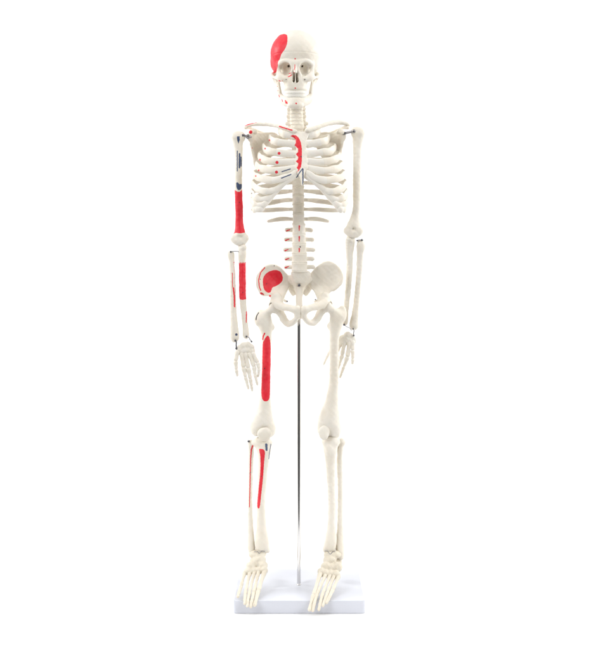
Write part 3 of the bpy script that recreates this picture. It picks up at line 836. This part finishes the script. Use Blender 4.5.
# ---- hip bones
def hip(side):
    b = Bone(h=.45, noise=.12, nf=.3)
    if side < 0:
        poly = [(263, 296), (258.6, 290.5), (256.8, 282), (257.6, 275), (263, 267.6), (270.3, 264.4), (278, 265.5), (284, 270.6), (289.2, 277), (290.4, 285), (286, 291.5), (281.6, 298), (281, 304), (272, 304), (271.2, 298), (268, 296.4)]
        m = lambda x: x; e = 0
        mo = lambda x: x
    else:
        poly = [(331.5, 291.4), (338.4, 287.4), (342.4, 283), (343, 275.3), (338.6, 266.8), (330, 261.6), (321.4, 263.2), (313.2, 269.6), (309, 276.6), (308.8, 286), (314, 291), (319, 297.6), (319.8, 304), (329, 303), (328.6, 297)]
        poly = poly[::-1]; m = lambda x: 601.4 - x; e = -1.0
        mo = lambda x: 599.6 - x
    def depth(x, y):
        xx = x if side < 0 else 599.6 - x
        u = np.clip((288 - xx) / 31, -.2, 1.15); v = np.clip((y - 265) / 35, -.1, 1.2)
        return 8 - 9 * u - 8 * u * v + 5 * np.sin(np.clip(u, 0, 1) * math.pi) * np.sin(np.clip(v, 0, 1) * math.pi * .9) - 8 * np.clip(v - .6, 0, 1)
    b.blade(poly, depth, 1.5, rnd=.9, k=2)
    # crest, a thicker rim along the upper edge
    if side < 0: rim = [(262, 293.6), (258.4, 287), (257.8, 281), (258.8, 275.4), (263.8, 268.8), (270.4, 265.6), (277.6, 266.8), (282.6, 271.6), (286.4, 277.6)]
    else: rim = [(333.5, 289.6), (338, 286), (341.2, 281.6), (341.8, 275.6), (337.8, 268), (329.8, 262.9), (322, 264.4), (314.8, 270.4), (311.6, 277)]
    b.chain([(x, y, float(depth(np.array(x), np.array(y))), 1.55) for x, y in rim], k=2)
    b.ell((m(275.6), 306 + e, -3), (7.0, 7, 7.6), k=4)
    b.chain([(m(276.5), 296, -4, 4.2), (m(277.5), 302 + e, -4, 5)], k=4)
    b.chain([(m(282), 297, 4, 2.6), (m(283.6), 290, 9, 2.8)], k=4)
    b.chain([(m(277), 304 + e, -9, 4.4), (m(283), 306.8 + e, -14, 3.7), (m(290), 308.2 + e * .5, -19, 3.3), (m(297), 310.4, -21.5, 3.8)], k=2.5)
    b.chain([(m(297.4), 309, -21.5, 3.3), (m(297.6), 315, -21, 3.1)], k=2)
    b.chain([(m(297.2), 317, -20.5, 2.5), (m(293.4), 321.8, -15, 2.6), (m(288.4), 323.8 + e, -9, 3.2), (m(284.3), 320 + e, -5, 3.5), (m(282.2), 315.6 + e, -3, 3.5), (m(278.6), 310 + e, -2, 4.2)], k=2.5)
    b.ell((m(273.4), 307 + e, -6.5), (4.8, 5, 4.8), k=1, mode='s')
    b.cone((m(282.5), 299.6, 6), (m(286.6), 301.6, 9), 1.6, 1.0, k=2)
    pt = None
    if side < 0:
        pt = {'red': [('spoly', [(262.8, 281), (264.4, 275.6), (269, 271.6), (275.6, 270), (280.6, 272), (282.8, 277.4), (281.6, 282), (277, 285.6), (272.6, 287.6), (270.6, 292), (267.6, 292.6), (264, 289)]),
                      ('line', [(264.8, 267.6), (260.6, 272.6), (258.6, 280), (259.4, 287), (260.8, 290.4)], .55), ('line', [(261, 293.2), (263.6, 294.4)], 1.0, .7), ('dot', 270, 295.9, 1.0)],
              'dark': [('dot', 274.2, 265.8, .55), ('dot', 260.2, 279.2, .5), ('dot', 266.6, 283.8, .5), ('dot', 262.4, 294, .5)]}
    else: pt = {'red': [('dot', 316.4, 299, .4)]}
    return make('hip_bone', b, SK, pt)
h1 = hip(-1); h2 = hip(1); h1['label'] = 'hip bone with a red painted hollow'
screw('screw', (287.2, 301.4, 4), .8, h1, mat=M_DARK)
screw('screw', (315.4, 299.6, 4), .8, h2)

# ---- legs
def leg_L():
    b = Bone(h=.5, noise=.14, nf=.25)
    b.ell((274.6, 307.2, -5), (5.0, 5.0, 5.0), k=1)
    b.chain([(273, 308, -4, 3.8), (268, 312, -2, 3.7), (263.5, 317, 0, 5)], k=2)
    b.chain([(261, 313, 2, 3.2), (258.4, 317.5, 2, 4.0), (259.6, 322, 1, 4.4)], k=3)
    b.chain([(264, 319, 1, 7.4), (265.6, 326, 1, 6.8), (266.8, 333, 0, 5.2), (266.8, 342, -1, 4.5), (266.5, 360, -2, 4.3), (265.7, 382, -2, 4.55), (265.2, 397, -2, 5.1), (264.6, 406, -1, 6.3), (264, 414, 0, 8.4), (263.4, 421, 1, 10.2)], k=3)
    b.ell((257.2, 427.8, 2), (7.2, 8.6, 8.4), k=3); b.ell((269.2, 428.6, 2), (6.8, 8.6, 9.0), k=3)
    b.ell((271.2, 327.4, 4), (3.4, 3.6, 3.4), k=3)
    b.cone((263.6, 436, -8), (263.6, 426, -10), 2.2, 1.2, k=3, mode='s')
    pt = {'red': [('spoly', [(262.6, 345), (264.2, 340), (266, 337), (267.8, 335.6), (269.4, 337.4), (270.4, 342), (270.8, 350), (270.6, 372), (270.2, 385), (269.8, 396), (268.6, 400), (265.6, 401.4), (262.6, 399.6), (261.4, 394), (261.6, 384), (262.2, 366)]),
                  ('line', [(262.8, 339.6), (263.2, 336.6), (264.6, 333.4)], .6, .75)], 'dark': [('dot', 264.6, 368.4, .6), ('line', [(256, 319.6), (256.6, 316), (258.6, 312.8)], .6, .5)]}
    fm = make('femur', b, SK, pt); fm['label'] = 'thigh bone with a long red stripe'
    b = Bone(h=.42, noise=.1, nf=.35)
    b.ell((264.6, 433.8, -8.6), (7.3, 3.2, 6.4), k=1); b.ell((264.6, 437.4, -8.2), (4.6, 2.6, 3.8), k=2)
    make('patella', b, SK)
    b = Bone(h=.45, noise=.12, nf=.3)
    b.ell((261.8, 442.4, 1), (10.8, 7.6, 4.8), k=2); b.ell((262.2, 439.6, 1), (7.5, 6, 3), k=2)
    b.chain([(263.4, 446, 0, 8.2), (264, 451, -1, 6.6), (263.8, 458, -1, 5.6), (263, 468, -1, 5.0), (262.1, 485, -1, 4.4), (261.2, 506, -1, 4.1), (261.4, 520, -1, 4.4), (261.6, 530, -1, 5.2), (261.9, 540, -1, 6.9), (262, 546, 0, 7.2)], k=3)
    b.ell((264.8, 449.4, -7), (2.6, 2.4, 4.2), k=3)
    b.ell((267.6, 549.6, 0), (2.5, 3.6, 3.2), k=2)
    b.chain([(262.6, 450, -4, 3.5), (262.6, 485, -2.6, 2.6), (261.6, 520, -2.2, 2.6)], k=3)
    pt = {'red': [('spoly', [(259.2, 449.4), (261.6, 449), (264, 449.8), (265, 452.4), (264.8, 456), (264.1, 463), (263.2, 476), (262, 488), (261, 497), (260.1, 505), (259.2, 508.2), (257.8, 508.2), (257.2, 504), (258, 495), (259.1, 484), (260, 475), (260.4, 465), (260.2, 456)])],
          'blue': [('line', [(266.3, 444.6), (266.6, 450)], 1.25, 1.0), ('line', [(270.9, 444), (269.6, 452), (268.8, 459)], .35)], 'dark': [('dot', 261.6, 476.3, .5)]}
    tb = make('tibia', b, SK, pt); tb['label'] = 'shin bone with a tapering red stripe'
    b = Bone(h=.42, noise=.1, nf=.4)
    b.ell((252.8, 443.6, 4), (3.6, 3, 3.2), k=2)
    b.chain([(250.8, 442.6, 5, 3.0), (251.2, 448, 5, 2.6), (251, 460, 5, 2.6), (250.5, 480, 5, 2.3), (250.1, 500, 4, 2.2), (250.5, 520, 4, 2.6), (250.9, 535, 3, 3.0), (251.3, 547, 2, 3.6), (251.6, 553, 2, 3.0)], k=2)
    fb = make('fibula', b, SK, {'red': [('line', [(254.4, 442.8), (252.4, 446.4), (251.3, 450), (250.7, 459), (250.1, 480), (249.8, 495), (249.5, 507)], .8, .4)], 'dark': [('dot', 250.4, 472.6, .5)]})
    screw('screw', (248.6, 441.3, 1.6), 1.2, fb, axis=(-.6, -.8, 0), mat=M_DARK)
leg_L()
def leg_R():
    b = Bone(h=.5, noise=.14, nf=.25)
    b.ell((326.4, 305.6, -5), (5.4, 5.4, 5.6), k=1)
    b.chain([(328, 307, -4, 4.2), (333, 311, -2, 4.2), (337, 316, 0, 5)], k=2)
    b.chain([(342.4, 308.6, 2, 3.2), (342, 313.5, 2, 4.4), (340, 319, 1, 4.8)], k=3)
    b.chain([(337.4, 316, 1, 7.2), (336, 324, 1, 6.6), (334.8, 333, 0, 5.0), (334.2, 342, -1, 4.6), (334, 360, -2, 4.4), (333.6, 382, -2, 4.8), (332.2, 397, -2, 5.9), (331, 406, -1, 7.4), (329.8, 414, 0, 9.6), (329.2, 421, 1, 11)], k=3)
    b.ell((324, 428, 2), (7.2, 8.6, 8.8), k=3); b.ell((334.8, 429, 2), (6.9, 9, 9.2), k=3)
    b.ell((330, 326, 4), (3, 3.4, 3.2), k=3)
    b.cone((330, 436, -8), (329.4, 425, -10.5), 1.8, 1.0, k=2.5, mode='s')
    make('femur', b, SK)
    b = Bone(h=.42, noise=.1, nf=.35)
    b.ell((324, 432.2, -8.4), (5.5, 3.2, 6.6), rot=(0, 4, 8), k=1); b.ell((324.2, 436.4, -9.6), (3.8, 2.6, 3.4), k=2)
    make('patella', b, SK)
    b = Bone(h=.45, noise=.12, nf=.3)
    b.ell((331, 441.8, 1), (9.5, 7.6, 5.0), k=2); b.ell((333.4, 439, 1), (6, 6, 3.6), k=2)
    b.chain([(330.4, 447, 0, 7.4), (330.4, 453, -1, 6.0), (330.4, 462, -1, 5.0), (331, 485, -1, 4.0), (331.8, 506, -1, 3.8), (331.6, 520, -1, 4.0), (331.4, 530, -1, 4.6), (330.8, 540, -1, 5.8), (330, 546, 0, 6.2)], k=3)
    b.ell((329, 449.6, -6.6), (2.6, 2.2, 4.2), k=3)
    b.ell((325, 549.4, 0), (2.3, 3.4, 3.1), k=2)
    make('tibia', b, SK)
    b = Bone(h=.42, noise=.1, nf=.4)
    b.ell((341.8, 442.4, 4), (3.7, 3.4, 3.8), k=2)
    b.chain([(341.4, 441.8, 5, 3.4), (340.4, 447, 5, 2.9), (339.7, 456, 5, 2.6), (339.5, 465, 5, 2.9), (340.1, 485, 5, 2.6), (340.2, 510, 4, 2.6), (340, 528, 4, 3.0), (339.6, 540, 3, 3.6), (339.8, 550, 2, 4.0), (340.6, 557, 2, 3.2)], k=2)
    make('fibula', b, SK)
leg_R()

# ---- feet: hang with the toes pointing forward and down over the front edge of the board
def fd(y):
    return float(np.interp(y, [550, 556, 562, 568, 574, 580, 586, 592, 597, 601, 606, 612], [0, -3, -8, -13, -18.5, -25, -33, -41, -48, -54, -58, -62]))
def foot(tars, rays):
    b = Bone(h=.42, noise=.14, nf=.6)
    for t in tars:
        x, y, rx, ry, rz = t[:5]
        d = t[5] if len(t) > 5 else fd(y)
        b.ell((x, y, d), (rx * 1.02, ry, rz * 1.08), k=1.5)
    ft = make('foot', b, SK, mat=M_FOOT)
    for r, j in rays:
        pts = [(x, y, fd(y), rr * r) for (x, y), rr in zip(j, (1.12, .98, .9, .8, .66))]
        a0, a1 = pts[0], pts[1]
        pts[0] = (a0[0] + (a0[0] - a1[0]) * .16, a0[1] + (a0[1] - a1[1]) * .16, a0[2] + 1.5, a0[3])
        bone_seg('metatarsal', pts[:2], ft, M_FOOT, mid=.7)
        bone_seg('toe', pts[1:], ft, M_FOOT)
    return ft
f1 = foot([(257.6, 554.4, 8.6, 6, 4.2), (259.6, 559.6, 6.4, 6, 4.6), (256, 562, 6.4, 8, 5.4, 6), (255, 563.2, 5, 5, 4.4), (262.4, 565.6, 5.4, 5, 4.2), (250.6, 566.4, 4.6, 5, 4.2),
           (264, 570.2, 3.8, 4.4, 3.8), (258.6, 570.6, 3.3, 4, 3.6), (254, 571, 3.2, 4, 3.6), (248.4, 571.4, 4.2, 4, 3.6), (256.6, 562, 6, 9, 5.4, 14)],
          [(1.75, [(244.6, 573.4), (241.2, 586), (239.2, 592), (237.6, 597.4)]),
           (1.75, [(249.6, 574), (245.8, 591), (244.8, 598.6), (245, 604.4)]),
           (1.75, [(253.8, 574.4), (249.6, 592), (247.9, 600.4), (247.4, 607)]),
           (1.8, [(258.2, 574), (253.8, 592.4), (251.8, 600.6), (250.6, 607.6)]),
           (2.25, [(264, 573.4), (258.4, 590.6), (254.4, 605.8)])])
f2 = foot([(332.4, 554.6, 8.6, 6, 4.2), (329.8, 560.2, 6.6, 6, 4.6), (336.4, 562, 5.6, 8, 5.6, 6), (337.4, 567, 5, 5, 4.8), (326.4, 566.6, 5.4, 5, 4.4), (332, 568, 4.6, 4.4, 4.2),
           (321.6, 572.4, 4.2, 4.4, 4.2), (326.4, 573.4, 3.3, 4, 3.8), (331, 574, 3.4, 4, 3.8), (336.2, 574.6, 4.0, 4, 4), (330.2, 566, 6, 8, 6, 14)],
          [(2.2, [(319.6, 575.6), (313.6, 595), (309.4, 610.4)]),
           (1.75, [(324.6, 577), (317, 594), (314.4, 603), (312.6, 611.6)]),
           (1.75, [(329.2, 577.6), (322.6, 593.6), (320.4, 602.6), (318.6, 610.6)]),
           (1.75, [(333.4, 577.6), (328, 591.6), (325, 599.6), (322.4, 606.6)]),
           (1.9, [(338, 577.6), (332.8, 590), (329.2, 597.4), (326.2, 603.4)])])
wire('ankle_wire', [(254.2, 551.6, -6.5), (257.4, 551.4, -7), (259.2, 553.4, -7.4), (261.2, 551.2, -7), (265, 551.4, -6.5)], .32, f1)
wire('ankle_wire', [(325, 550.8, -6), (328, 551.4, -6.6), (330.2, 554.2, -7.4), (332.6, 551.6, -6.4), (335.2, 551, -5.6)], .34, f2)

# ------------------------------------------------------------------ light, world, camera
sc = bpy.context.scene
w = bpy.data.worlds.new('World'); sc.world = w; w.use_nodes = True
nt = w.node_tree; bg = nt.nodes['Background']
# a white studio all round, dark only in front where the camera and the unlit half of the room are
tc = nt.nodes.new('ShaderNodeTexCoord'); sep = nt.nodes.new('ShaderNodeSeparateXYZ')
nt.links.new(tc.outputs['Generated'], sep.inputs[0])
mr = nt.nodes.new('ShaderNodeMapRange'); mr.interpolation_type = 'SMOOTHSTEP'
nt.links.new(sep.outputs['Y'], mr.inputs['Value'])
mr.inputs['From Min'].default_value = -.55; mr.inputs['From Max'].default_value = -.25
mr.inputs['To Min'].default_value = 0.03; mr.inputs['To Max'].default_value = 1.0
cmx = nt.nodes.new('ShaderNodeMix'); cmx.data_type = 'RGBA'
cmx.inputs['A'].default_value = (0, 0, 0, 1); cmx.inputs['B'].default_value = (1.0, 1.0, 1.0, 1)
nt.links.new(mr.outputs['Result'], cmx.inputs['Factor']); nt.links.new(cmx.outputs['Result'], bg.inputs['Color'])
bg.inputs['Strength'].default_value = 0.95

def area(name, loc, target, size, power, colr=(1, 1, 1), sy=None):
    l = bpy.data.lights.new(name, 'AREA'); l.energy = power; l.size = size; l.color = colr
    if sy: l.shape = 'RECTANGLE'; l.size_y = sy
    o = bpy.data.objects.new(name, l); col.objects.link(o); o.location = loc
    o.rotation_euler = (Vector(target) - Vector(loc)).to_track_quat('-Z', 'Y').to_euler()
    return o
area('softbox', (-1.25, -1.3, 1.3), (0, 0, .5), .8, 17.5, sy=1.2)
area('softbox', (1.3, -1.2, 1.1), (0, 0, .45), .8, 14.5, sy=1.2)
area('overhead_softbox', (0, -.9, 2.1), (0, 0, .4), 1.2, 5, sy=.8)
area('rod_stripe_lamp', (-.16, -1.80, .28), (0, 0, .5), .42, .42, sy=1.1)  # unseen dim lamp, added to put a grey centre stripe in the rod
area('backdrop_lamp', (-1.6, .5, 1.2), (0, 1.9, .8), .6, 23)
area('backdrop_lamp', (1.6, .5, 1.2), (0, 1.9, .8), .6, 23)

cam = bpy.data.cameras.new('camera'); co = bpy.data.objects.new('camera', cam); col.objects.link(co)
co.location = Vector(to_m(np.array([0., -D0, 0.]))); co.rotation_euler = (math.pi / 2, 0, 0)
cam.sensor_fit = 'VERTICAL'; cam.sensor_height = 24; cam.lens = 24 * D0 / 649.0
cam.shift_y = -(324.5 - HY) / 649.0
cam.clip_start = .05; cam.clip_end = 50
sc.camera = co
sc.view_settings.view_transform = 'Standard'; sc.view_settings.look = 'None'; sc.view_settings.exposure = 0.08; sc.view_settings.gamma = 1
sc.render.film_transparent = False
